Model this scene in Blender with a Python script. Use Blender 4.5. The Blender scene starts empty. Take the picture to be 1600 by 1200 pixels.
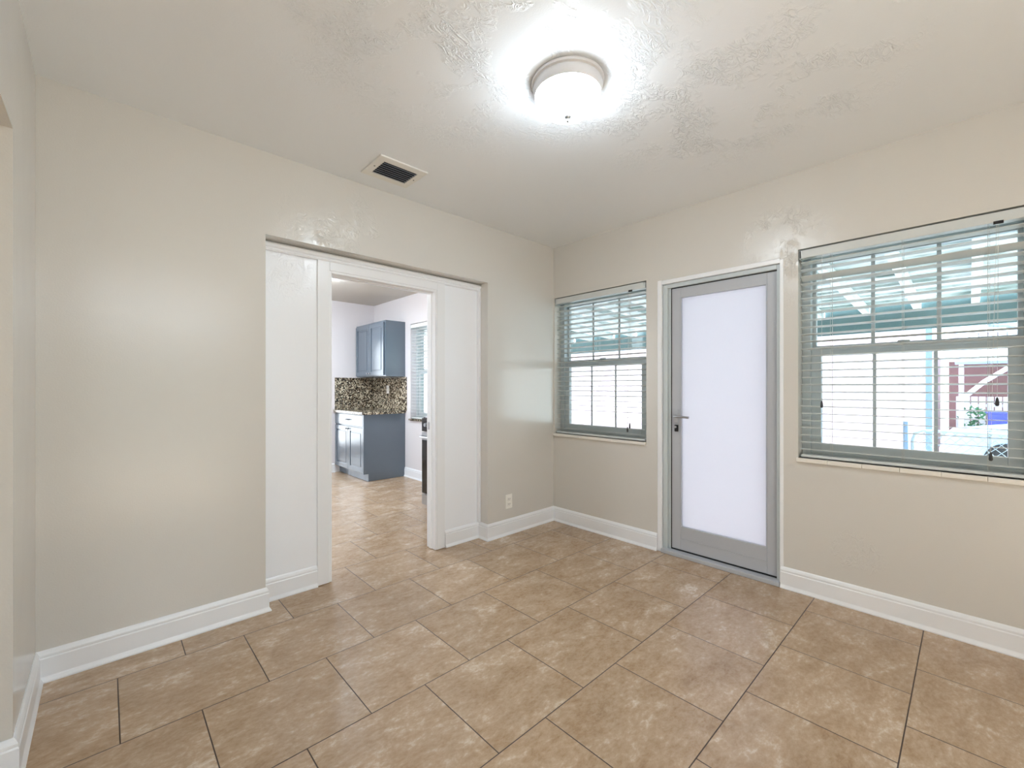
import bpy, bmesh, math, random
from mathutils import Vector, Matrix
random.seed(4)
S = bpy.context.scene
C = S.collection

# ------------------------------------------------------------------ camera
cam_d = bpy.data.cameras.new('camera'); cam = bpy.data.objects.new('camera', cam_d); C.objects.link(cam)
cam.location = (-3.0048, -2.6289, 1.2146)
cam.rotation_euler = (math.radians(90), 0, math.atan2(715, 674) - math.radians(90))
cam_d.sensor_width = 36; cam_d.lens = 36 * 674 / 1600; cam_d.shift_y = 6 / 1600
cam_d.clip_start = 0.02; cam_d.clip_end = 300
S.camera = cam

# ------------------------------------------------------------------ sky, sun, exposure
W = bpy.data.worlds.new('sky'); S.world = W; W.use_nodes = True
nt = W.node_tree; bg = nt.nodes['Background']
tc = nt.nodes.new('ShaderNodeTexCoord'); sp = nt.nodes.new('ShaderNodeSeparateXYZ'); rp = nt.nodes.new('ShaderNodeValToRGB')
nt.links.new(tc.outputs['Generated'], sp.inputs[0]); nt.links.new(sp.outputs['Z'], rp.inputs[0]); nt.links.new(rp.outputs[0], bg.inputs[0])
rp.color_ramp.elements[0].color = (0.90, 0.96, 1, 1); rp.color_ramp.elements[1].color = (0.62, 0.80, 1, 1)
bg.inputs[1].default_value = 1.6
sun_d = bpy.data.lights.new('sun', 'SUN'); sun = bpy.data.objects.new('sun', sun_d); C.objects.link(sun)
sun_d.energy = 10.5; sun_d.angle = math.radians(1.5); sun_d.color = (0.76, 0.88, 1)
sun.rotation_euler = Vector((-0.06, 0.42, -0.80)).to_track_quat('-Z', 'Y').to_euler()
LAMP_E = 14.5; KITCHEN_E = 22.0
S.view_settings.view_transform = 'Standard'; S.view_settings.look = 'None'
S.view_settings.gamma = 1; S.view_settings.use_curve_mapping = False
S.view_settings.exposure = 2.02
S.cycles.use_denoising = True
S.cycles.max_bounces = 14; S.cycles.diffuse_bounces = 8; S.cycles.glossy_bounces = 5
S.cycles.transparent_max_bounces = 16; S.cycles.transmission_bounces = 8
S.cycles.sample_clamp_indirect = 6; S.cycles.caustics_reflective = False; S.cycles.caustics_refractive = False

# ------------------------------------------------------------------ materials
def lin(r, g, b):
    f = lambda c: ((c/255+.055)/1.055)**2.4 if c > 10 else c/255/12.92
    return (f(r), f(g), f(b), 1)
class NT:
    def __init__(s, name):
        s.m = bpy.data.materials.new(name); s.m.use_nodes = True
        s.t = s.m.node_tree; s.n = s.t.nodes; s.b = s.n['Principled BSDF']; s.out = s.n['Material Output']
    def N(s, ty, **kw):
        n = s.n.new('ShaderNode' + ty)
        for k, v in kw.items():
            if k.startswith('i_'): n.inputs[k[2:].replace('_', ' ')].default_value = v
            else: setattr(n, k, v)
        return n
    def L(s, a, b): s.t.links.new(a, b)
    def pos(s): return s.N('NewGeometry').outputs['Position']
    def math(s, op, a, b=None, c=None):
        n = s.N('Math', operation=op)
        for i, v in enumerate((a, b, c)):
            if v is None: continue
            if isinstance(v, (int, float)): n.inputs[i].default_value = v
            else: s.L(v, n.inputs[i])
        return n.outputs[0]
    def noise(s, vec, scale, detail=3, rough=.5, dist=0.):
        n = s.N('TexNoise'); s.L(vec, n.inputs['Vector'])
        n.inputs['Scale'].default_value = scale; n.inputs['Detail'].default_value = detail
        n.inputs['Roughness'].default_value = rough; n.inputs['Distortion'].default_value = dist
        return n.outputs[0]
    def ramp(s, fac, stops):
        r = s.N('ValToRGB'); s.L(fac, r.inputs[0]); e = r.color_ramp.elements
        while len(e) < len(stops): e.new(.5)
        for el, (p, c) in zip(e, stops): el.position = p; el.color = c if len(c) == 4 else (*c, 1)
        return r.outputs[0]
    def bump(s, h, strength=.2, dist=.01):
        b = s.N('Bump'); b.inputs['Strength'].default_value = strength; b.inputs['Distance'].default_value = dist
        s.L(h, b.inputs['Height']); s.L(b.outputs[0], s.b.inputs['Normal'])
def simple(name, col, rough=.5, metal=0., spec=.5, bump=0., bscale=200, var=0.):
    k = NT(name); k.b.inputs['Base Color'].default_value = col; k.b.inputs['Roughness'].default_value = rough
    k.b.inputs['Metallic'].default_value = metal; k.b.inputs['Specular IOR Level'].default_value = spec
    tcn = k.N('TexCoord').outputs['Object']
    n = k.noise(tcn, bscale, 2)
    if bump: k.bump(n, bump, .002)
    if var:
        mx = k.N('Mix', data_type='RGBA'); k.L(k.noise(tcn, 6, 4), mx.inputs[0])
        mx.inputs[6].default_value = [c*(1-var) for c in col[:3]]+[1]; mx.inputs[7].default_value = [min(1, c*(1+var)) for c in col[:3]]+[1]
        k.L(mx.outputs[2], k.b.inputs['Base Color'])
    return k.m
def plaster(name, col, rough, blobs, amp=1.0):
    """painted plaster: faint roller texture, plus trowelled patches centred on blobs (x,y,z,radius)"""
    k = NT(name); k.b.inputs['Roughness'].default_value = rough; k.b.inputs['Base Color'].default_value = col; k.b.inputs['Specular IOR Level'].default_value = .7
    p = k.pos()
    fine = k.math('MULTIPLY', k.noise(p, 160, 2), .10)
    wavy = k.math('MULTIPLY', k.noise(p, 2.2, 2), 1.2)
    h = k.math('ADD', fine, wavy)
    if blobs:
        mask = None
        for (x, y, z, r) in blobs:
            d = k.N('VectorMath', operation='DISTANCE'); k.L(p, d.inputs[0]); d.inputs[1].default_value = (x, y, z)
            m = k.N('MapRange', interpolation_type='SMOOTHSTEP'); k.L(d.outputs['Value'], m.inputs[0])
            m.inputs[1].default_value = r*.35; m.inputs[2].default_value = r; m.inputs[3].default_value = 1; m.inputs[4].default_value = 0
            mask = m.outputs[0] if mask is None else k.math('MAXIMUM', mask, m.outputs[0])
        pn = k.noise(p, 4.5, 3, .6)
        patch = k.ramp(pn, [(.46, (0, 0, 0)), (.60, (1, 1, 1))])
        mask = k.math('MULTIPLY', mask, patch)
        mp = k.N('Mapping'); k.L(p, mp.inputs[0]); mp.inputs['Rotation'].default_value = (0, 0, .7); mp.inputs['Scale'].default_value = (1, 2.2, 1)
        st = k.noise(mp.outputs[0], 17, 4, .6, .9)
        ridge = k.math('ABSOLUTE', k.math('SUBTRACT', st, .5))
        ridge = k.math('SUBTRACT', 1, k.math('MULTIPLY', ridge, 9)); ridge = k.math('MAXIMUM', ridge, 0)
        h = k.math('ADD', h, k.math('MULTIPLY', k.math('MULTIPLY', ridge, mask), .9*amp))
    k.bump(h, .55, .005)
    return k.m
M = {}
WALL = lin(213, 210, 204)
M['wall'] = plaster('greige wall paint', WALL, .21, [(-1.95, 0, 2.12, .42), (-1.9, 0, 2.0, .1)])
M['wall_b'] = plaster('greige wall paint window wall', WALL, .24, [(0, -1.86, 2.08, .30), (0, -1.9, 1.85, .25), (0, -2.2, .3, .15)])
M['ceil'] = plaster('greige ceiling paint', lin(231, 234, 237), .3, [(-2.0, -1.5, 2.5, 1.0), (-1.6, -1.9, 2.5, .9), (-1.0, -1.9, 2.5, .8)], 1.9)
M['panel'] = plaster('white gloss paint', lin(243, 246, 251), .28, [(-2.25, .11, 1.95, .3)], .6)
M['kwall'] = plaster('pale kitchen paint', lin(226, 222, 224), .5, [])
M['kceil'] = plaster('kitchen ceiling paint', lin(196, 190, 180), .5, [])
M['trim'] = simple('white trim paint', lin(238, 240, 243), .3, bump=.05, bscale=60)
M['caulk'] = simple('dark gap', lin(40, 34, 30), .9)
M['vinyl'] = simple('white window vinyl', lin(196, 204, 206), .35)
M['slat'] = simple('white faux wood slat', lin(208, 212, 211), .4)
M['slat_backlit'] = simple('backlit white slat', lin(242, 244, 244), .4)  # lighter copy of the slat colour, with the backlight put into it
M['cord'] = simple('pale blind cord', lin(205, 205, 200), .8)
M['tassel'] = simple('grey plastic tassel', lin(60, 60, 62), .5)
M['alu'] = simple('powder coated aluminium', lin(182, 185, 191), .38, bump=.03)
M['chrome'] = simple('brushed metal', lin(190, 190, 192), .25, metal=1)
M['black'] = simple('black plastic', lin(22, 22, 24), .35)
M['blackglass'] = simple('black oven glass', lin(6, 6, 8), .08)
M['steel'] = simple('stainless steel', lin(176, 178, 182), .3, metal=1, var=.1)
M['vent'] = simple('white vent enamel', lin(228, 226, 220), .4)
M['dark'] = simple('duct darkness', lin(14, 16, 22), .8)
M['louver'] = simple('grey louver', lin(168, 174, 186), .45)
M['outlet'] = simple('white outlet plastic', lin(238, 236, 230), .35)
M['socket'] = simple('dark slots', lin(60, 58, 56), .6)
M['cab'] = simple('blue grey cabinet paint', lin(92, 105, 118), .2, spec=.9, var=.04)
M['toe'] = simple('marble look toe kick', lin(150, 160, 172), .35, var=.25)
M['concrete'] = simple('patio concrete', lin(150, 150, 146), .8, var=.08)
M['pink'] = simple('pale pink stucco', lin(226, 196, 204), .8, var=.03, bump=.3, bscale=40)
M['redwall'] = simple('dusty red wall', lin(150, 116, 116), .8, var=.08)
M['wood_white'] = simple('white painted timber', lin(240, 240, 240), .5, var=.03)
M['carport'] = simple('white corrugated metal', lin(236, 240, 244), .45, var=.03)
M['bluegrey'] = simple('blue grey painted steel', lin(120, 140, 165), .4)
M['tealgrey'] = simple('weathered teal grey metal', lin(96, 122, 124), .5, var=.15)
M['carpaint'] = simple('sky blue car paint', lin(150, 182, 212), .25)
M['carglass'] = simple('blue tinted car glass', lin(52, 78, 110), .1)
M['tyre'] = simple('tyre rubber', lin(28, 28, 30), .8)
M['wire'] = simple('galvanised wire', lin(150, 160, 165), .45, metal=.5)
M['leaf'] = simple('green leaves', lin(70, 140, 90), .6, var=.3)
M['bluebin'] = simple('blue plastic', lin(70, 80, 170), .4)
M['terracotta'] = simple('teal planter', lin(110, 170, 165), .5)
M['stone'] = simple('white marble sill', lin(232, 228, 220), .3, var=.05)
M['sky_blocker'] = simple('dull sky blocker', lin(120, 122, 112), .9, var=.15)

def emis(name, col, st):
    k = NT(name); k.b.inputs['Base Color'].default_value = (.9, .9, .9, 1); k.b.inputs['Roughness'].default_value = .2
    k.b.inputs['Emission Color'].default_value = col; k.b.inputs['Emission Strength'].default_value = st
    return k.m
M['dome'] = emis('lit frosted glass', (.79, .905, 1, 1), LAMP_E)
M['kdome'] = emis('lit kitchen diffuser', (.78, .89, 1, 1), KITCHEN_E)
M['pan'] = simple('satin nickel pan', lin(214, 213, 214), .35, metal=.15)

def glass():
    k = NT('clear window glass'); k.n.remove(k.b)
    t = k.N('BsdfTransparent'); t.inputs[0].default_value = (.93, .97, .96, 1)
    g = k.N('BsdfGlossy'); g.inputs['Roughness'].default_value = .02
    lw = k.N('LayerWeight'); lw.inputs[0].default_value = .5
    fz = k.math('ADD', k.math('MULTIPLY', k.math('POWER', lw.outputs['Facing'], 4), .45), .04)
    mx = k.N('MixShader'); k.L(fz, mx.inputs[0]); k.L(t.outputs[0], mx.inputs[1]); k.L(g.outputs[0], mx.inputs[2])
    k.L(mx.outputs[0], k.out.inputs[0]); return k.m
M['glass'] = glass()
def frosted():
    k = NT('frosted door glass'); k.n.remove(k.b)
    t = k.N('BsdfTranslucent'); t.inputs[0].default_value = (.88, .855, .87, 1)
    d = k.N('BsdfDiffuse'); d.inputs[0].default_value = (.85, .85, .90, 1)
    g = k.N('BsdfGlossy'); g.inputs['Roughness'].default_value = .12
    m1 = k.N('MixShader'); m1.inputs[0].default_value = .12; k.L(t.outputs[0], m1.inputs[1]); k.L(d.outputs[0], m1.inputs[2])
    m2 = k.N('MixShader'); m2.inputs[0].default_value = .05; k.L(m1.outputs[0], m2.inputs[1]); k.L(g.outputs[0], m2.inputs[2])
    k.L(m2.outputs[0], k.out.inputs[0]); return k.m
M['frosted'] = frosted()

def floor_mat():
    k = NT('sandy porcelain floor tile'); p = k.pos()
    mp = k.N('Mapping'); k.L(p, mp.inputs[0]); mp.inputs['Location'].default_value = (1.139 + .4572*40, .185 + .4572*40, 0)
    b = k.N('TexBrick', offset=.5, offset_frequency=2, squash=1.0, squash_frequency=2); k.L(mp.outputs[0], b.inputs['Vector'])
    for n, v in (('Scale', 1.0), ('Mortar Size', .0022), ('Mortar Smooth', .15), ('Bias', 0.0), ('Brick Width', .4572), ('Row Height', .4572)): b.inputs[n].default_value = v
    b.inputs['Color1'].default_value = (0, 0, 0, 1); b.inputs['Color2'].default_value = (1, 1, 1, 1); b.inputs['Mortar'].default_value = (.5, .5, .5, 1)
    rnd = b.outputs['Color']; fac = b.outputs['Fac']
    off = k.N('VectorMath', operation='MULTIPLY_ADD'); k.L(rnd, off.inputs[0]); off.inputs[1].default_value = (37, 53, 11); k.L(p, off.inputs[2])
    mp2 = k.N('Mapping'); k.L(off.outputs[0], mp2.inputs[0]); mp2.inputs['Scale'].default_value = (1, 1.7, 1); mp2.inputs['Rotation'].default_value = (0, 0, .35)
    n1 = k.noise(mp2.outputs[0], 5.0, 8, .62, .6)
    n2 = k.noise(mp2.outputs[0], 34, 6, .75, .3)
    v = k.math('ADD', k.math('MULTIPLY', n1, .52), k.math('MULTIPLY', n2, .48))
    col = k.ramp(v, [(.31, lin(150, 119, 88)), (.44, lin(174, 146, 116)), (.55, lin(190, 165, 138)), (.67, lin(220, 204, 184))])
    var = k.N('Mix', data_type='RGBA', blend_type='MULTIPLY'); var.inputs[0].default_value = 1; k.L(col, var.inputs[6])
    k.L(k.ramp(rnd, [(0, (.90, .89, .88)), (1, (1.0, 1.0, 1.0))]), var.inputs[7])
    mx = k.N('Mix', data_type='RGBA'); k.L(fac, mx.inputs[0]); k.L(var.outputs[2], mx.inputs[6]); mx.inputs[7].default_value = lin(70, 54, 42)
    k.L(mx.outputs[2], k.b.inputs['Base Color'])
    k.L(k.math('ADD', k.math('MULTIPLY', n2, .10), k.math('ADD', .20, k.math('MULTIPLY', fac, .4))), k.b.inputs['Roughness'])
    k.b.inputs['Specular IOR Level'].default_value = .7
    h = k.math('SUBTRACT', k.math('MULTIPLY', n1, .25), fac)
    k.bump(h, .35, .003); return k.m
M['floor'] = floor_mat()
def granite():
    k = NT('speckled brown granite'); p = k.pos()
    v = k.N('TexVoronoi'); k.L(p, v.inputs['Vector']); v.inputs['Scale'].default_value = 72
    bw = k.N('RGBToBW'); k.L(v.outputs['Color'], bw.inputs[0])
    n = k.noise(p, 110, 3, .7)
    s = k.math('ADD', k.math('MULTIPLY', bw.outputs[0], .75), k.math('MULTIPLY', n, .35))
    k.L(k.ramp(s, [(.34, lin(18, 15, 13)), (.48, lin(70, 58, 46)), (.60, lin(132, 116, 94)), (.76, lin(214, 204, 182))]), k.b.inputs['Base Color'])
    k.b.inputs['Roughness'].default_value = .12; return k.m
M['granite'] = granite()
def roofmat():
    k = NT('weathered white patio roof sheet'); p = k.pos()
    mp = k.N('Mapping'); k.L(p, mp.inputs[0]); mp.inputs['Scale'].default_value = (2.4, .7, 1)
    n = k.noise(mp.outputs[0], 1.6, 4, .6, .4)
    c = k.ramp(n, [(.40, lin(150, 166, 162)), (.50, lin(214, 222, 222)), (.60, lin(245, 248, 250))])
    k.L(c, k.b.inputs['Base Color']); k.b.inputs['Roughness'].default_value = .5
    t = k.N('BsdfTranslucent'); k.L(c, t.inputs[0])
    mx = k.N('MixShader'); mx.inputs[0].default_value = .05; k.L(k.b.outputs[0], mx.inputs[1]); k.L(t.outputs[0], mx.inputs[2])
    k.L(mx.outputs[0], k.out.inputs[0]); return k.m
M['roof'] = roofmat()

# ------------------------------------------------------------------ mesh helpers
class MB:
    def __init__(s): s.b = bmesh.new()
    def box(s, x0, x1, y0, y1, z0, z1, bev=0., rot=None, piv=None):
        vs = [s.b.verts.new((x, y, z)) for x in (x0, x1) for y in (y0, y1) for z in (z0, z1)]
        f = [(0,1,3,2), (4,6,7,5), (0,4,5,1), (2,3,7,6), (0,2,6,4), (1,5,7,3)]
        fs = [s.b.faces.new([vs[i] for i in q]) for q in f]
        bmesh.ops.recalc_face_normals(s.b, faces=fs)
        nv = vs
        if bev:
            r = bmesh.ops.bevel(s.b, geom=list({e for fc in fs for e in fc.edges}), offset=bev, segments=2, affect='EDGES', profile=.6)
            nv = list({v for fc in r['faces'] for v in fc.verts} | {v for v in vs if v.is_valid})
        if rot is not None:
            bmesh.ops.rotate(s.b, verts=nv, cent=piv or ((x0+x1)/2, (y0+y1)/2, (z0+z1)/2), matrix=rot)
        return s
    def prism(s, prof, axis, a0, a1, flip=False):
        """extrude 2D profile along axis; prof coords = remaining axes in order"""
        def v(p, a):
            if axis == 'x': return (a, p[0], p[1])
            if axis == 'y': return (p[0], a, p[1])
            return (p[0], p[1], a)
        A = [s.b.verts.new(v(p, a0)) for p in prof]; B = [s.b.verts.new(v(p, a1)) for p in prof]; n = len(prof)
        fs = [s.b.faces.new((A[i], A[(i+1) % n], B[(i+1) % n], B[i])) for i in range(n)]
        fs += [s.b.faces.new(A[::-1]), s.b.faces.new(B)]
        bmesh.ops.recalc_face_normals(s.b, faces=fs); return s
    def loft(s, rings, cap=True):
        R = [[s.b.verts.new(p) for p in r] for r in rings]; n = len(R[0]); fs = []
        for a, b in zip(R, R[1:]): fs += [s.b.faces.new((a[i], a[(i+1) % n], b[(i+1) % n], b[i])) for i in range(n)]
        if cap: fs += [s.b.faces.new(R[0][::-1]), s.b.faces.new(R[-1])]
        bmesh.ops.recalc_face_normals(s.b, faces=fs); return s
    def lathe(s, prof, cx, cy, n=48, cap=False):
        return s.loft([[(cx+r*math.cos(2*math.pi*i/n), cy+r*math.sin(2*math.pi*i/n), z) for i in range(n)] for r, z in prof], cap)
    def tube(s, pts, r, n=8, cap=True):
        pts = [Vector(p) for p in pts]; rings = []; ref = None
        for i, p in enumerate(pts):
            d = (pts[min(i+1, len(pts)-1)] - pts[max(i-1, 0)]).normalized()
            u = ref if ref is not None and abs(ref.dot(d)) < .95 else (Vector((0,0,1)) if abs(d.z) < .9 else Vector((1,0,0)))
            a = (u - d*u.dot(d)).normalized(); ref = a; b = d.cross(a)
            rr = r[i] if isinstance(r, (list, tuple)) else r
            rings.append([p + a*rr*math.cos(2*math.pi*j/n) + b*rr*math.sin(2*math.pi*j/n) for j in range(n)])
        return s.loft(rings, cap)
    def build(s, name, mat, parent=None, smooth=False, origin=None):
        me = bpy.data.meshes.new(name)
        off = Vector(origin) if origin is not None else (wloc(parent) if parent else Vector((0, 0, 0)))
        for v in s.b.verts: v.co -= off
        s.b.to_mesh(me); s.b.free(); me.materials.append(M[mat] if isinstance(mat, str) else mat)
        if smooth:
            for p in me.polygons: p.use_smooth = True
            if smooth == 'auto': me.set_sharp_from_angle(angle=math.radians(35))
        o = bpy.data.objects.new(name, me); C.objects.link(o)
        if parent is not None: o.parent = parent; o['_w'] = list(wloc(parent))
        else: o.location = off; o['_w'] = list(off)
        return o
def wloc(o): return Vector(o['_w'])
def thing(name, label, cat, loc, group=None):
    o = bpy.data.objects.new(name, None); C.objects.link(o); o.location = loc; o['_w'] = list(loc); o.empty_display_size = .05
    o['label'] = label; o['category'] = cat
    if group: o['group'] = group
    return o
def tag(o, label, cat, group=None):
    o['label'] = label; o['category'] = cat
    if group: o['group'] = group
    return o
def struct(o): o['kind'] = 'structure'; return o
def sempty(name, loc):
    o = bpy.data.objects.new(name, None); C.objects.link(o); o.location = loc; o['_w'] = list(loc); o['kind'] = 'structure'; o.empty_display_size = .05
    return o
def wall_plate(name, mat, axis, c0, c1, a0, a1, z0, z1, holes=()):
    """wall slab normal to axis between c0,c1; spans a0..a1; rectangular holes (a0,a1,z0,z1)"""
    m = MB(); As = sorted({a0, a1, *[h[0] for h in holes], *[h[1] for h in holes]}); Zs = sorted({z0, z1, *[h[2] for h in holes], *[h[3] for h in holes]})
    As = [a for a in As if a0 <= a <= a1]; Zs = [z for z in Zs if z0 <= z <= z1]
    solid = lambda i, j: 0 <= i < len(As)-1 and 0 <= j < len(Zs)-1 and not any(h[0] < (As[i]+As[i+1])/2 < h[1] and h[2] < (Zs[j]+Zs[j+1])/2 < h[3] for h in holes)
    V = {}
    def vt(i, j, c):
        k = (i, j, c)
        if k not in V: V[k] = m.b.verts.new((c, As[i], Zs[j]) if axis == 'x' else (As[i], c, Zs[j]))
        return V[k]
    for i in range(len(As)-1):
        for j in range(len(Zs)-1):
            if not solid(i, j): continue
            for c in (c0, c1): m.b.faces.new((vt(i,j,c), vt(i+1,j,c), vt(i+1,j+1,c), vt(i,j+1,c)))
            for di, dj, q in ((-1,0,((i,j),(i,j+1))), (1,0,((i+1,j),(i+1,j+1))), (0,-1,((i,j),(i+1,j))), (0,1,((i,j+1),(i+1,j+1)))):
                if not solid(i+di, j+dj): m.b.faces.new((vt(*q[0],c0), vt(*q[1],c0), vt(*q[1],c1), vt(*q[0],c1)))
    bmesh.ops.recalc_face_normals(m.b, faces=m.b.faces)
    return struct(m.build(name, mat))

# ------------------------------------------------------------------ room shell
H = 2.5; KH = 2.47
WX = -3.214            # side wall plane
struct(MB().box(-7.6, .2, -6.2, 5.8, -.12, 0).build('floor', 'floor'))
struct(MB().box(-3.354, .25, -4.32, .05, H, H+.2).build('ceiling', 'ceil'))
struct(MB().box(-7.6, -3.354, -6.15, .05, H, H+.2).build('ceiling_living', 'ceil'))
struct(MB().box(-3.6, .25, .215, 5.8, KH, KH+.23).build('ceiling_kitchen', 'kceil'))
wall_plate('wall_left', 'wall', 'y', 0, .115, WX, 0, 0, H, [(-2.37, -.79, -1, 2.052)])
W1 = (-.935, -.012, .80, 2.035); W2 = (-2.848, -1.928, .80, 2.038); DO = (-1.835, -1.048, -1, 1.995)
wall_plate('wall_right', 'wall_b', 'x', 0, .2, -4.32, 0, 0, H, [W1, W2, DO])
wall_plate('wall_side', 'wall', 'x', WX-.14, WX, -6.15, .215, 0, H, [(-2.3, -.59, -1, 2.02)])
wall_plate('wall_back', 'wall', 'y', -4.32, -4.2, WX-.14, 0, 0, H, [(-3.17, -1.75, .05, 2.42)])  # unseen opening added to let sun and sky light the room
# infill panel around the kitchen doorway
wall_plate('wall_infill', 'panel', 'y', .115, .215, WX, .0, 0, H+.0, [(-1.99, -1.20, -1, 1.945)])
# kitchen
wall_plate('wall_kitchen_right', 'kwall', 'x', 0, .2, .0, 3.95, 0, KH+.1, [(1.68, 2.56, .80, 2.075)])
# unseen living room and kitchen side, with openings added to bring in daylight
wall_plate('wall_living_far', 'wall', 'x', -7.6, -7.45, -6.0, .2, 0, H)
wall_plate('wall_living_end', 'wall', 'y', -6.15, -6.0, -7.6, WX-.14, 0, H, [(-6.8, -4.4, .7, 2.2)])
wall_plate('wall_living_inner', 'wall', 'y', 0.0, .15, -7.6, WX-.14, 0, H)
wall_plate('wall_kitchen_left', 'kwall', 'x', -3.35, -3.2, .215, 5.6, 0, KH+.1, [(1.1, 2.9, .9, 2.2)])  # invented opening, gives the cabinet fronts daylight to reflect

# far kitchen wall with a rough rounded plaster passage
def far_wall():
    m = MB(); y0, y1 = 3.65, 3.78
    e = [(-.655, 0.0)]
    z = .0
    while z < 1.70:
        z += .07; e.append((-.655 + random.uniform(-.012, .010), z))
    e += [(-.664, 1.78), (-.685, 1.86), (-.72, 1.925), (-.80, 1.965), (-1.6, 1.97), (-1.6, 0)]
    out = [(0.0, 0.0), (0.0, KH+.1), (-3.2, KH+.1), (-3.2, 0)]
    prof = out + e[::-1]
    m.prism(prof, 'y', y0, y1)
    return struct(m.build('wall_kitchen_far', 'kwall'))
far_wall()
wall_plate('wall_passage', 'kwall', 'y', 5.5, 5.6, -3.2, 0, 0, KH+.1, [(-2.6, -.5, .15, 2.15)])  # unseen opening added so bright sky mirrors in the cabinet doors
wall_plate('wall_passage_right', 'kwall', 'x', -.1, 0, 3.78, 5.5, 0, KH+.1)

# ------------------------------------------------------------------ baseboards
PB = [(0, 0), (.024, 0), (.025, .006), (.0165, .020), (.0150, .024), (.0150, .096), (.0115, .101), (.0125, .104), (.0125, .111), (.0075, .122), (.003, .128), (0, .128)]
def base_y(name, y, x0, x1, s=-1, c0=0., c1=0.):
    """board on a wall y=const facing s*y"""
    m = MB(); r0 = [(x0 + c0*p[0], y + s*p[0], p[1]) for p in PB]; r1 = [(x1 + c1*p[0], y + s*p[0], p[1]) for p in PB]
    m.loft([r0, r1]); return struct(m.build(name, 'trim'))
def base_x(name, x, y0, y1, s=-1, c0=0., c1=0.):
    m = MB(); r0 = [(x + s*p[0], y0 + c0*p[0], p[1]) for p in PB]; r1 = [(x + s*p[0], y1 + c1*p[0], p[1]) for p in PB]
    m.loft([r0, r1]); return struct(m.build(name, 'trim'))
base_y('baseboard_left', 0, WX, -2.37, -1, 1, 1)
base_y('baseboard_left_corner', 0, -.79, 0, -1, -1, -1)
base_x('baseboard_reveal', -.79, 0, .115, -1, -1, -1)
base_y('baseboard_infill', .115, -1.125, -.79, -1, 0, -1)
base_y('baseboard_infill_left', .115, -2.37, -2.062, -1, 0, 0)
base_x('baseboard_right', 0, -1.028, 0, -1, -.0, -1)
base_x('baseboard_right_near', 0, -4.2, -1.838, -1, 1, 0)
base_x('baseboard_side', WX, -.59, 0, 1, -1, -1)
base_y('baseboard_side_return', -.59, WX-.14, WX, -1, 0, 1)
base_x('baseboard_kitchen', 0, .215, 2.70, -1)
base_y('baseboard_kitchen_far', 3.65, -.652, -.60, -1)

# ------------------------------------------------------------------ kitchen doorway trim
t = sempty('trim_1', (-1.6, .1, 0))
MB().box(-2.062, -1.99, .100, .116, 0.004, 2.0, .003).build('casing', 'trim', t)
MB().box(-1.20, -1.13, .100, .116, 0.004, 2.0, .003).build('casing', 'trim', t)
MB().box(-1.99, -1.20, .100, .116, 1.945, 2.0, .003).build('casing', 'trim', t)
hd = [(.115, 1.998), (.096, 1.998), (.092, 2.006), (.096, 2.014), (.086, 2.022), (.082, 2.036), (.088, 2.044), (.115, 2.046)]
MB().prism(hd, 'x', -2.37, -.79).build('head_molding', 'trim', t)
jm = MB().box(-1.215, -1.199, .105, .218, 0.004, 1.945, .002); jm.build('jamb', 'trim', t)
MB().box(-1.222, -1.214, .150, .185, 0.004, 1.945, .002).build('door_stop', 'trim', t)
MB().box(-1.991, -1.975, .105, .218, 0.004, 1.945, .002).build('jamb', 'trim', t)
MB().box(-1.975, -1.215, .105, .218, 1.930, 1.946, .002).build('jamb', 'trim', t)
MB().box(-1.975, -1.222, .150, .185, 1.921, 1.931, .002).build('door_stop', 'trim', t)
MB().box(-.812, -.79, .088, .116, .128, 1.998, .004).build('edge_strip', 'trim', t)
sk = MB().box(-1.224, -1.213, .170, .196, .90, .955, .001); sk.build('strike_plate', 'chrome', t)

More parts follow.
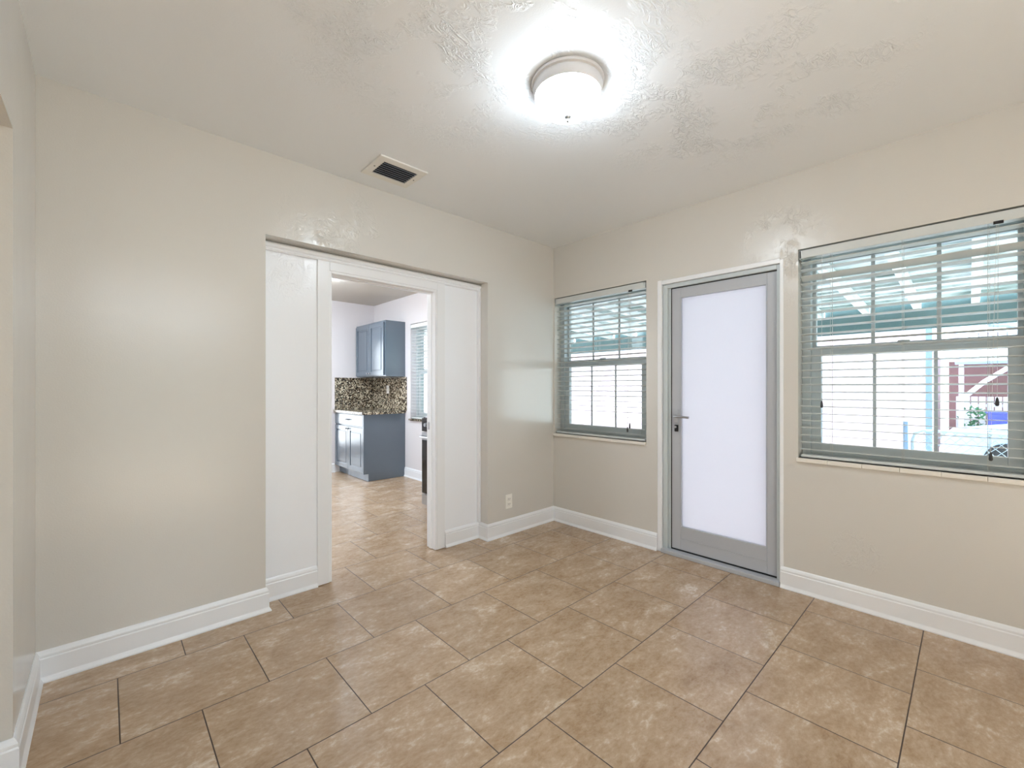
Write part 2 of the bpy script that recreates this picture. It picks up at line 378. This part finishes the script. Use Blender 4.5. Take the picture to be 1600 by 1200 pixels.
# ------------------------------------------------------------------ windows
def window(name, yc, zb, zt, x0=0.0, w=.92):
    """single hung vinyl window in a wall at x>=x0, centred on yc"""
    r = sempty(name, (x0+.1, yc, zb)); y0, y1 = yc-w/2, yc+w/2
    zm = zb+.637     # meeting rail centre
    f = MB()
    f.box(x0+.085, x0+.185, y0, y0+.045, zb, zt, .003).box(x0+.085, x0+.185, y1-.045, y1, zb, zt, .003)
    f.box(x0+.085, x0+.185, y0+.045, y1-.045, zt-.05, zt, .003).box(x0+.085, x0+.185, y0+.045, y1-.045, zb, zb+.035, .003)
    f.build('window_frame', 'vinyl', r)
    us = MB(); a0, a1 = y0+.045, y1-.045
    us.box(x0+.135, x0+.165, a0, a0+.018, zm, zt-.05, .002).box(x0+.135, x0+.165, a1-.018, a1, zm, zt-.05, .002)
    us.box(x0+.135, x0+.165, a0+.018, a1-.018, zt-.075, zt-.05, .002).box(x0+.135, x0+.165, a0+.018, a1-.018, zm-.02, zm+.03, .002)
    us = us.build('upper_sash', 'vinyl', r)
    g0, g1 = a0+.018, a1-.018
    MB().box(x0+.148, x0+.152, g0, g1, zm+.03, zt-.075).build('glass_pane', 'glass', us)
    for k in (1, 2):
        y = g0+(g1-g0)*k/3; MB().box(x0+.143, x0+.147, y-.009, y+.009, zm+.03, zt-.075, .001).build('muntin', 'vinyl', us)
    ls = MB()
    ls.box(x0+.097, x0+.130, a0, a0+.05, zb+.035, zm+.02, .002).box(x0+.097, x0+.130, a1-.05, a1, zb+.035, zm+.02, .002)
    ls.box(x0+.097, x0+.130, a0+.05, a1-.05, zb+.035, zb+.085, .002).box(x0+.097, x0+.130, a0+.05, a1-.05, zm-.03, zm+.02, .002)
    ls.box(x0+.090, x0+.097, a0+.06, a1-.06, zm-.004, zm+.004, .001)
    ls = ls.build('lower_sash', 'vinyl', r)
    h0, h1 = a0+.05, a1-.05
    MB().box(x0+.111, x0+.115, h0, h1, zb+.085, zm-.03).build('glass_pane', 'glass', ls)
    for k in (1, 2):
        y = h0+(h1-h0)*k/3; MB().box(x0+.104, x0+.109, y-.008, y+.008, zb+.085, zm-.03, .001).build('muntin', 'vinyl', ls)
    lk = MB().box(x0+.085, x0+.110, yc-.025, yc+.025, zm+.02, zm+.034, .004); lk.build('sash_lock', 'vinyl', ls)
    return r, y0, y1
def sill(r, y0, y1, z, x0=0.0, seg=.153, start=None, mat='stone', out=.020):
    m = MB(); y = y1+.006; e = y0-.006
    while y > e+.01:
        n = max(e, y-seg); m.box(x0-out, x0+.09, n+.0012, y, z-.023, z, .0025); y = n
    m.build('window_sill', mat, r)
r1, a, b = window('window_1', -.4735, .80, 2.035, w=.923); sill(r1, a, b, .80, seg=.31)
r2, a, b = window('window_2', -2.388, .80, 2.038); sill(r2, a, b, .80)
r3, a, b = window('window_3', 2.12, .80, 2.075, w=.88); sill(r3, a, b, .80, mat='granite', seg=.9, out=.03)

def blind(label, yc, w, zb, zt, group, x0=0., dropped=None, mat='slat'):
    t = thing('window_blind', label, 'blind', (x0+.03, yc, zb), group)
    y0, y1 = yc-w/2, yc+w/2
    MB().box(x0-.002, x0+.058, y0, y1, zt-.050, zt-.008, .002).box(x0-.006, x0-.001, y0+.012, y1-.002, zt-.052, zt-.006, .001).build('headrail', mat, t)
    MB().box(x0-.006, x0+.055, y1-.011, y1-.001, zt-.056, zt-.004, .001).build('headrail_bracket', 'vinyl', t)
    m = MB(); z = zt-.078; i = 0; pitch = .0425; cx = x0+.034
    while z > zb+.035:
        tilt = math.radians(6 + random.uniform(-1.6, 1.6)); zz = z; dx = 0
        if i == dropped: tilt = math.radians(31); zz = z-.006
        R = Matrix.Rotation(tilt, 3, 'Y')
        e = random.uniform(-.0015, .0015)
        m.box(cx-.025, cx+.025, y0+.006+e, y1-.006+e, zz-.0014, zz+.0014, 0, R)
        z -= pitch; i += 1
    m.build('slats', mat, t)
    MB().box(cx-.025, cx+.025, y0+.006, y1-.006, zb+.004, zb+.020, .004).build('bottom_rail', mat, t)
    for k, fy in enumerate((.165, .50, .83)):
        y = y1 - w*fy; c = MB()
        for dx in (-.026, .026): c.tube([(cx+dx, y, zt-.05), (cx+dx, y, zb+.02)], .0007, 5)
        c.tube([(cx, y-.006, zt-.05), (cx, y-.006, zb+.02)], .0008, 5)
        c.build('ladder_cord', 'cord', t)
    # cord lock, pull cords with tassels
    yt = y1 - w*.865
    MB().box(x0-.012, x0-.005, yt-.016, yt+.016, zt-.062, zt-.048, .001).build('cord_lock', 'black', t)
    def pull(ya, yb, ze):
        c = MB().tube([(x0-.010, ya, zt-.055), (x0-.011, (ya+yb)/2, (zt+ze)/2), (x0-.012, yb, ze)], .0009, 6); c = c.build('pull_cord', 'cord', t)
        MB().lathe([(.001, ze+.002), (.0045, ze-.006), (.0065, ze-.022), (.007, ze-.034), (.004, ze-.040), (.001, ze-.040)], x0-.012, yb, 12).build('tassel', 'tassel', c, smooth=True)
    pull(yt, yt+.004, zb+.37 if dropped is not None else zb+.135)
    pull(yt+.006, yt+.024, zb+.115 if dropped is not None else zb+.105)
    if dropped is not None: pull(y1-w*.125, y1-w*.125, zb+.340)
    return t
blind('white slatted blind on the window between room corner and glass door', -.4735, .905, .80, 2.031, 'window blinds')
blind('white slatted blind with one crooked slat, on the window right of the glass door', -2.388, .91, .80, 2.033, 'window blinds', dropped=2)
blind('white slatted blind on the kitchen window beside the blue cabinets', 2.12, .87, .80, 2.07, 'window blinds', mat='slat_backlit')

# ------------------------------------------------------------------ glass exit door
d = sempty('door_1', (.05, -1.44, 0))
tr = MB()
tr.box(-.006, .03, -1.062, -1.030, 0, 2.012, .004).box(-.004, .03, -1.852, -1.832, 0.0, 2.0, .003).box(-.006, .03, -1.835, -1.062, 1.978, 2.008, .004)
tr.build('casing', 'trim', d)
fr = MB(); fr.box(.012, .11, -1.100, -1.064, .0, 1.976, .003).box(.012, .11, -1.832, -1.812, 0, 1.976, .002).box(.012, .11, -1.812, -1.100, 1.948, 1.976, .003)
fr.box(.03, .11, -1.118, -1.100, .02, 1.948, .002)
fr.build('door_frame', 'vinyl', d)
MB().box(-.022, .13, -1.835, -1.062, .0, .030, .006).build('threshold', 'alu', d)
sl = MB(); A0, A1 = -1.808, -1.124
sl.box(.035, .08, A0, -1.752, .040, 1.942, .002).box(.035, .08, -1.190, A1, .040, 1.942, .002)
sl.box(.035, .08, -1.752, -1.190, 1.868, 1.942, .002).box(.035, .08, -1.752, -1.190, .040, .208, .002)
sl.box(.031, .036, -1.745, -1.19, .118, .121, .0005)
sl.box(.030, .036, -1.752, -1.746, .208, 1.868, .001).box(.030, .036, -1.196, -1.190, .208, 1.868, .001)
sl = sl.build('door_leaf', 'alu', d)
MB().box(.055, .062, -1.750, -1.192, .206, 1.870).build('glass_pane', 'frosted', sl)
MB().box(.022, .036, -1.176, -1.146, .960, 1.052, .004).build('handle_plate', 'alu', sl)
MB().tube([(.030, -1.160, 1.008), (-.012, -1.160, 1.008), (-.020, -1.168, 1.008), (-.022, -1.185, 1.008), (-.022, -1.275, 1.005)], [.010, .009, .009, .0085, .008], 12).build('door_lever', 'chrome', sl, smooth='auto')
MB().box(.024, .036, -1.174, -1.146, .895, .945, .005).build('lock_plate', 'black', sl)
MB().tube([(.03, -1.160, .93), (.012, -1.160, .93)], .009, 12).build('thumb_turn', 'chrome', sl, smooth='auto')

MB().box(.034, .075, -1.1245, -1.1175, .03, 1.95).box(.034, .075, -1.8125, -1.8075, .03, 1.95).box(.034, .075, -1.812, -1.118, 1.9415, 1.9485).box(.034, .075, -1.812, -1.118, .030, .0405).build('gap_shade', 'black', sl)  # black strips filling the leaf gap, standing in for its shade
# ------------------------------------------------------------------ dome ceiling light
LX, LY = -1.59, -1.47
t = thing('ceiling_light', 'round flush dome ceiling light glowing white, brushed metal rim and small finial', 'light', (LX, LY, 2.5))
MB().lathe([(.005, 2.4995), (.148, 2.4995), (.152, 2.492), (.150, 2.484), (.143, 2.480), (.145, 2.476), (.144, 2.468), (.140, 2.446), (.138, 2.440), (.130, 2.440), (.130, 2.452), (.010, 2.455)], LX, LY, 72).build('ceiling_pan', 'pan', t, smooth='auto')
dm = [(.133, 2.443), (.136, 2.436), (.133, 2.424)] + [(.132*math.cos(a)**.85, 2.424-.066*math.sin(a)**1.25) for a in [math.radians(x) for x in (15, 30, 45, 58, 70, 80, 87)]]
MB().lathe(dm, LX, LY, 48).build('glass_dome', 'dome', t, smooth=True)
MB().lathe([(.001, 2.3605), (.014, 2.3595), (.016, 2.354), (.012, 2.348), (.007, 2.345), (.0055, 2.341), (.0075, 2.336), (.005, 2.330), (.0005, 2.328)], LX, LY, 20).build('finial', 'steel', t, smooth=True)

# kitchen ceiling light
t = thing('ceiling_light', 'bright kitchen ceiling fixture glimpsed at the top of the doorway', 'light', (-1.45, 2.32, KH))
MB().box(-1.75, -1.18, 2.17, 2.47, KH-.03, KH-.0005, .006).build('fixture_base', 'trim', t)
MB().box(-1.735, -1.195, 2.185, 2.455, KH-.085, KH-.028, .02).build('diffuser', 'kdome', t)
# ------------------------------------------------------------------ ceiling vent
vx0, vx1, vy0, vy1 = -1.905, -1.605, -.415, -.155
t = thing('ceiling_vent', 'white rectangular ceiling air vent with dark louvres', 'vent', ((vx0+vx1)/2, (vy0+vy1)/2, 2.5))
z0, z1 = 2.490, 2.4995; i0, i1, j0, j1 = vx0+.047, vx1-.042, vy0+.052, vy1-.048
f = MB(); f.box(vx0, vx1, vy0, j0, z0, z1, .003).box(vx0, vx1, j1, vy1, z0, z1, .003).box(vx0, i0, j0, j1, z0, z1, .003).box(i1, vx1, j0, j1, z0, z1, .003)
f.build('vent_frame', 'vent', t)
MB().box(i0, i1, j0, j1, 2.4975, 2.4995).build('duct_shade_plate', 'dark', t)  # flat near-black plate, the duct's shade put into its colour
n = 7; m = MB()
for k in range(n):
    y = j0 + (j1-j0)*(k+.6)/n
    m.box(i0, i1, y-.006, y+.006, 2.490, 2.4912, 0, Matrix.Rotation(math.radians(38), 3, 'X'))
m.build('louvers', 'louver', t)
MB().box(i0, i1, j1-.010, j1, 2.486, 2.492, .001).build('damper_lip', 'vent', t)
for sx in (i0-.022, i1+.020): MB().lathe([(.001, 2.4885), (.0045, 2.489), (.005, 2.491)], sx, (vy0+vy1)/2, 12).build('screw', 'socket', t)

# ------------------------------------------------------------------ outlets
def outlet(label, loc, axis):
    t = thing('wall_outlet', label, 'outlet', loc); x, y, z = loc
    def bx(m, a0, a1, d0, d1, z0, z1, bev=0):
        if axis == 'y': m.box(x+a0, x+a1, y-d1, y-d0, z+z0, z+z1, bev)
        else: m.box(x-d1, x-d0, y+a0, y+a1, z+z0, z+z1, bev)
        return m
    bx(MB(), -.036, .036, 0, .006, -.058, .058, .002).build('cover_plate', 'outlet', t)
    for s in (-.021, .021):
        r = bx(MB(), -.017, .017, .005, .009, s-.015, s+.015, .003).build('receptacle', 'outlet', t)
        m = MB(); bx(m, -.009, -.006, .0085, .0095, s-.004, s+.006); bx(m, .006, .009, .0085, .0095, s-.004, s+.006); bx(m, -.002, .002, .0085, .0095, s-.011, s-.007)
        m.build('slots', 'socket', r)
outlet('white wall outlet low on the wall between doorway and corner', (-.565, 0, .272), 'y')

# ------------------------------------------------------------------ kitchen furniture
def panel_door(m, x, y0, y1, z0, z1, fr=.055, th=.02):
    """raised panel door front facing -x at plane x (front face)"""
    m.box(x, x+th, y0, y0+fr, z0, z1, .002).box(x, x+th, y1-fr, y1, z0, z1, .002)
    m.box(x, x+th, y0+fr, y1-fr, z0, z0+fr, .002).box(x, x+th, y0+fr, y1-fr, z1-fr, z1, .002)
    m.box(x+.010, x+th, y0+fr, y1-fr, z0+fr, z1-fr)
    m.box(x+.003, x+.012, y0+fr+.018, y1-fr-.018, z0+fr+.018, z1-fr-.018, .006)
cy0, cy1 = 2.70, 3.649
t = thing('base_cabinet', 'blue grey base cabinet with one drawer and two doors under the granite counter', 'cabinet', (-.3, 3.17, 0))
c = MB().box(-.578, -.002, cy0, cy1, .10, .865, .001).box(-.528, -.002, cy0, cy1, .003, .10); c.build('cabinet_body', 'cab', t)
MB().box(-.597, -.578, cy0, cy0+.02, .10, .865, .001).build('end_panel', 'cab', t)
k = MB().box(-.535, -.528, cy0, cy0+.62, .003, .098, .001).build('toe_kick', 'toe', t); k['label'] = 'marbled pale toe kick'
for (a, b) in ((cy0+.022, cy0+.478), (cy0+.484, cy1-.01)):
    m = MB(); panel_door(m, -.598, a, b, .115, .690); dr = m.build('door', 'cab', t)
    ky = b-.03 if a < cy0+.1 else a+.03
    MB().lathe([(.001, .0), (.005, .0), (.005, .012), (.010, .018), (.010, .022), (.001, .024)], 0, 0, 14).build('knob', 'black', dr, smooth='auto', origin=(0, 0, 0)).matrix_local = Matrix.Translation(Vector((-.598, ky, .66)) - wloc(t)) @ Matrix.Rotation(math.radians(-90), 4, 'Y')
dw = MB().box(-.598, -.578, cy0+.022, cy1-.01, .708, .855, .004).build('drawer', 'cab', t)
MB().tube([(-.598, 3.12, .785), (-.622, 3.13, .785), (-.622, 3.22, .785), (-.598, 3.23, .785)], .005, 8).build('pull', 'black', dw, smooth='auto')

tag(MB().box(-.622, -.001, cy0-.02, cy1, .866, .902, .006).build('countertop', 'granite', origin=(-.3, 3.17, .866)), 'speckled granite countertop on the blue grey base cabinet', 'countertop')
t = thing('backsplash', 'full height speckled granite backsplash between counter and wall cabinet', 'backsplash', (-.3, 3.17, .902))
MB().box(-.020, -.0005, 2.655, 3.649, .903, 1.362, .001).build('side_slab', 'granite', t)
MB().box(-.600, -.0205, 3.630, 3.6495, .903, 1.362, .001).build('end_slab', 'granite', t)
outlet('small white outlet on the granite backsplash under the wall cabinet', (-.0205, 3.16, 1.19), 'x')

t = thing('wall_cabinet', 'blue grey two-door wall cabinet above the granite backsplash', 'cabinet', (-.15, 3.17, 1.37))
MB().box(-.280, -.001, cy0, cy1-.03, 1.37, 2.12, .001).build('cabinet_body', 'cab', t)
MB().box(-.290, -.280, cy0, cy1-.03, 1.375, 2.12, .001).build('face_frame', 'cab', t)
for (a, b) in ((cy0+.028, cy0+.452), (cy0+.458, cy1-.055)):
    m = MB(); panel_door(m, -.312, a, b, 1.385, 2.095); dr = m.build('door', 'cab', t)
    ky = b-.03 if a < cy0+.1 else a+.03
    MB().lathe([(.001, .0), (.005, .0), (.005, .012), (.010, .018), (.010, .022), (.001, .024)], 0, 0, 14).build('knob', 'chrome', dr, smooth='auto', origin=(0, 0, 0)).matrix_local = Matrix.Translation(Vector((-.312, ky, 1.415)) - wloc(t)) @ Matrix.Rotation(math.radians(-90), 4, 'Y')

t = thing('kitchen_range', 'black and stainless oven range just inside the kitchen doorway', 'oven', (-.32, .81, 0))
s0, s1 = .43, 1.19
MB().box(-.640, -.045, s0, s1, .035, .905, .003).build('oven_body', 'steel', t)
MB().box(-.645, -.045, s0, s1, .905, .915, .002).build('cooktop', 'blackglass', t)
cp = MB().box(-.668, -.640, s0+.002, s1-.002, .775, .908, .006).build('control_panel', 'blackglass', t)
for yk in (s0+.10, s0+.2, s1-.3, s1-.2, s1-.10):
    MB().tube([(-.668, yk, .845), (-.696, yk, .845)], [.022, .018], 20).build('knob', 'steel', cp, smooth='auto')
od = MB().box(-.668, -.640, s0+.004, s1-.004, .150, .765, .004).build('oven_door', 'steel', t)
MB().box(-.671, -.667, s0+.012, s1-.012, .155, .690, .001).build('oven_window', 'blackglass', od)
MB().tube([(-.668, s0+.05, .725), (-.712, s0+.05, .725), (-.715, s0+.06, .725), (-.715, s1-.06, .725), (-.712, s1-.05, .725), (-.668, s1-.05, .725)], .012, 12).build('oven_handle', 'steel', od, smooth='auto')
MB().box(-.668, -.640, s0+.004, s1-.004, .040, .142, .004).build('storage_drawer', 'steel', t)
for xx in (-.60, -.10):
    for yy in (s0+.05, s1-.05): MB().lathe([(.02, 0.0005), (.02, .01), (.012, .012), (.012, .036)], xx, yy, 14, True).build('foot', 'black', t)

# ------------------------------------------------------------------ outside
struct(MB().box(-14, 6, -9.2, -9.0, -.45, 2.45).build('wall_sky_blocker', 'sky_blocker'))  # unseen wall added to keep low sky out of the wall reflections
G = -.45
struct(MB().box(.2, 60, -40, 40, G-.1, G).build('ground', 'concrete'))
# patio cover
t = thing('patio_cover', 'white corrugated patio roof on white rafters outside the windows', 'patio roof', (3.4, 0, 2.3))
m = MB(); pr = []; x = .22
zr = lambda x: 2.62 - .045*x
while x < 5.1:
    for dx, dz in ((0, 0), (.10, 0), (.115, .022), (.215, .022), (.23, 0)): pr.append((x+dx, zr(x+dx)+dz))
    x += .245
prof = [(a, b) for i, (a, b) in enumerate(pr) if i == 0 or a > pr[i-1][0]+1e-4]
prof2 = prof + [(a, b+.003) for a, b in prof[::-1]]
A_ = [m.b.verts.new((a, -6, b)) for a, b in prof]; B_ = [m.b.verts.new((a, 6.5, b)) for a, b in prof]
for i in range(len(prof)-1): m.b.faces.new((A_[i], A_[i+1], B_[i+1], B_[i]))
o = m.build('roof_sheet', 'roof', t); sm = o.modifiers.new('thickness', 'SOLIDIFY'); sm.thickness = .002
for k in range(-6, 17):
    y = -2.68 + .545*k
    if y > 6.4 or y < -6: continue
    r = [[(.22, y-.038, zr(.22)-.10), (.22, y+.038, zr(.22)-.10), (.22, y+.038, zr(.22)-.004), (.22, y-.038, zr(.22)-.004)],
         [(5.2, y-.038, zr(5.2)-.10), (5.2, y+.038, zr(5.2)-.10), (5.2, y+.038, zr(5.2)-.004), (5.2, y-.038, zr(5.2)-.004)]]
    MB().loft(r).build('rafter', 'wood_white', t)
MB().box(5.16, 5.24, -6, 6.5, zr(5.2)-.36, zr(5.2)+.02, .005).build('fascia_beam', 'tealgrey', t)
for y in (-5.5, 5.2): MB().box(5.15, 5.25, y-.05, y+.05, G, zr(5.2)-.34, .004).build('post', 'wood_white', t)
tag(MB().tube([(3.0, -.505, 2.37), (3.0, -.56, 2.21), (3.0, -1.37, 2.175), (3.0, -2.25, 2.168), (3.0, -2.95, 2.175), (3.0, -3.77, 2.21), (3.0, -3.80, 2.36)], .008, 8).build('power_cable', 'black', smooth='auto', origin=(3.0, -2.2, 2.17)), 'thin dark cable strung under the white rafters of the patio roof', 'cable')
# neighbour
t = thing('neighbour_house', 'pale pink stucco house wall across the patio', 'house', (11, 7, G))
MB().box(8.0, 14, -2.07, 16, G, 2.9).build('wall', 'pink', t)
MB().prism([(7.6, 2.9), (7.6, 2.98), (11, 4.1), (14.4, 2.98), (14.4, 2.9)], 'y', -2.35, 16.3).build('roof', 'carport', t)
MB().box(7.95, 8.05, -2.165, -2.075, G, 2.9, .01).build('downpipe', 'bluegrey', t)
# shed wall with red paint under a white carport
t = thing('red_shed', 'dusty red wall shaded under the far carport', 'shed', (16, -5, G))
MB().box(15.5, 20, -12, -2.2, G, 2.0).build('wall', 'redwall', t)
MB().prism([(15.2, 2.0), (15.2, 2.06), (20.3, 2.5), (20.3, 2.4)], 'y', -12.3, -1.9).build('roof', 'carport', t)
t = thing('carport', 'white corrugated metal carport with curved braces beyond the fence', 'carport', (12, -5, G))
m = MB(); n = 60
for i in range(n):
    y = -2.5-.14*i; m.box(11.0, 11.02, y-.11, y, 1.80, 2.42, 0)
m.build('fascia_panel', 'carport', t)
MB().box(11.0, 17.0, -11.5, -2.3, 2.42, 2.46, .003).build('roof', 'carport', t)
MB().box(10.97, 11.03, -11, -2.4, 1.74, 1.80, .003).build('fascia_rail', 'bluegrey', t)
for y in (-2.5, -6.4):
    MB().box(11.04, 11.12, y-.04, y+.04, G, 2.41, .004).build('post', 'wood_white', t)
    MB().tube([(11.08, y, .95), (11.08, y-.35, 1.35), (11.08, y-.85, 1.78)], .045, 8).build('brace', 'wood_white', t, smooth='auto')
MB().tube([(10.6, -2.9-.25*i, 2.55-.035*i*i*.9) for i in range(6)], .05, 8).build('curved_arch', 'bluegrey', t, smooth='auto')
# picket fence
t = thing('picket_fence', 'white picket fence beyond the parked car', 'fence', (13, -5, G))
for z in (.0, .75): MB().box(12.50, 12.54, -9, -2.4, z, z+.07).build('rail', 'wood_white', t)
m = MB()
for i in range(50): y = -2.45-.13*i; m.box(12.46, 12.50, y-.055, y+.055, G+.02, 1.0, .004)
m.build('pickets', 'wood_white', t)
# car
t = thing('car', 'light blue car parked beyond the patio gate', 'car', (9.8, -4.4, G))
def car():
    side = [(-2.15, .28), (-2.17, .62), (-2.02, .80), (-1.25, .92), (-.62, 1.36), (.55, 1.42), (1.30, .98), (2.0, .93), (2.15, .70), (2.14, .28)]
    ring = lambda x, inset: [(x, -4.4-p[0]*(1-inset*.03), G + 1.0*(p[1] - inset*(.05 if p[1] > .95 else 0))) for p in side]
    m = MB().loft([ring(9.02, 1), ring(9.10, 0), ring(10.5, 0), ring(10.58, 1)]); return m.build('car_body', 'carpaint', t)
body = car()
MB().prism([(-4.4+1.12, G+.97), (-4.4+.60, G+1.31), (-4.4-.48, G+1.36), (-4.4-1.10, G+1.0)], 'x', 9.0, 9.03).build('side_window', 'carglass', t)
MB().box(9.2, 10.4, -4.4+2.13, -4.4+2.19, G+.33, G+.48, .02).build('bumper', 'steel', t)
for x in (9.02, 10.42):
    for y in (-4.4+1.28, -4.4-1.35):
        MB().lathe([(.2, -.0), (.31, .0), (.32, .03), (.32, .16), (.31, .19), (.2, .19)], 0, 0, 24, True).build('wheel', 'tyre', t, smooth='auto', origin=(0, 0, 0)).matrix_local = Matrix.Translation(Vector((x-.02, y, G+.325)) - wloc(t)) @ Matrix.Rotation(math.radians(90), 4, 'Y')
# chain-link gate
t = thing('chain_link_gate', 'low chain link gate with rounded top rail at the patio edge', 'gate', (6.7, -2.6, G))
gx, g0, g1, gt = 6.7, -3.4, -1.98, .52
MB().tube([(gx, g1, G+.05), (gx, g1, gt-.16), (gx, g1-.03, gt-.06), (gx, g1-.12, gt), (gx, g0+.12, gt), (gx, g0+.03, gt-.06), (gx, g0, gt-.16), (gx, g0, G+.05)], .02, 8).build('tube_frame', 'wire', t, smooth='auto')
MB().tube([(gx, g1, .02), (gx, g0, .02)], .014, 8).build('mid_rail', 'wire', t)
m = MB(); P_ = .12; zb_, zt_ = G+.05, gt-.01; hgt = zt_-zb_
y = g0
while y < g1+hgt:
    for s in (1, -1):
        # line from (y, zb) going up with slope s
        ya, za, yb, zb2 = y, zb_, y - s*hgt, zt_
        if s == -1: ya, yb = y-hgt, y
        pts = [(ya, za), (yb, zb2)]
        (p0y, p0z), (p1y, p1z) = pts
        lo, hi = g0, g1
        def clip(p0y, p0z, p1y, p1z):
            t0, t1 = 0, 1; dy = p1y-p0y
            for lim, sg in ((lo, 1), (hi, -1)):
                a_, b_ = sg*(p0y-lim), sg*(p1y-lim)
                if a_ < 0 and b_ < 0: return None
                if a_ < 0: t0 = max(t0, a_/(a_-b_))
                if b_ < 0: t1 = min(t1, a_/(a_-b_))
            if t1-t0 < .03: return None
            return (p0y+dy*t0, p0z+(p1z-p0z)*t0), (p0y+dy*t1, p0z+(p1z-p0z)*t1)
        q = clip(p0y, p0z, p1y, p1z)
        if q: m.tube([(gx, q[0][0], q[0][1]), (gx, q[1][0], q[1][1])], .004, 4)
    y += P_
m.build('wire_mesh', 'wire', t)
tag(MB().box(6.66, 6.76, -1.93, -1.87, G, .66, .006).build('fence_post', 'bluegrey', origin=(6.71, -1.9, G)), 'short grey blue post beside the chain link gate', 'post')
# plant, bin
t = thing('potted_shrub', 'green leafy plant in a teal pot beside the white pickets', 'plant', (12.0, -2.72, G))
MB().lathe([(.16, G), (.22, G+.40), (.24, G+.42), (.20, G+.42), (.18, G+.36)], 12.0, -2.72, 20, True).build('pot', 'terracotta', t, smooth='auto')
m = MB()
for i in range(140):
    a = random.uniform(0, 6.28); r = random.uniform(.02, .25); z = G+.40+random.uniform(0, .75)
    p = Vector((12.0+r*math.cos(a), -2.72+r*math.sin(a), z)); q = p+Vector((random.uniform(-.1, .1), random.uniform(-.1, .1), random.uniform(.02, .12)))
    s_ = Vector((random.uniform(-.04, .04), random.uniform(-.04, .04), .01)); mid = (p+q)/2
    vs = [m.b.verts.new(v) for v in (p, mid+s_, q, mid-s_)]; m.b.faces.new(vs)
m.build('foliage', 'leaf', t)
t = thing('storage_bin', 'blue plastic storage bin beside the leafy plant at the picket fence', 'bin', (11.4, -3.2, G))
MB().loft([[(11.15, -3.45, G), (11.65, -3.45, G), (11.65, -2.95, G), (11.15, -2.95, G)], [(11.1, -3.5, .65), (11.7, -3.5, .65), (11.7, -2.9, .65), (11.1, -2.9, .65)]]).build('bin_body', 'bluebin', t)
MB().box(11.07, 11.73, -3.53, -2.87, .65, .70, .01).build('bin_lid', 'bluebin', t)

for o in C.objects:
    if '_w' in o: del o['_w']
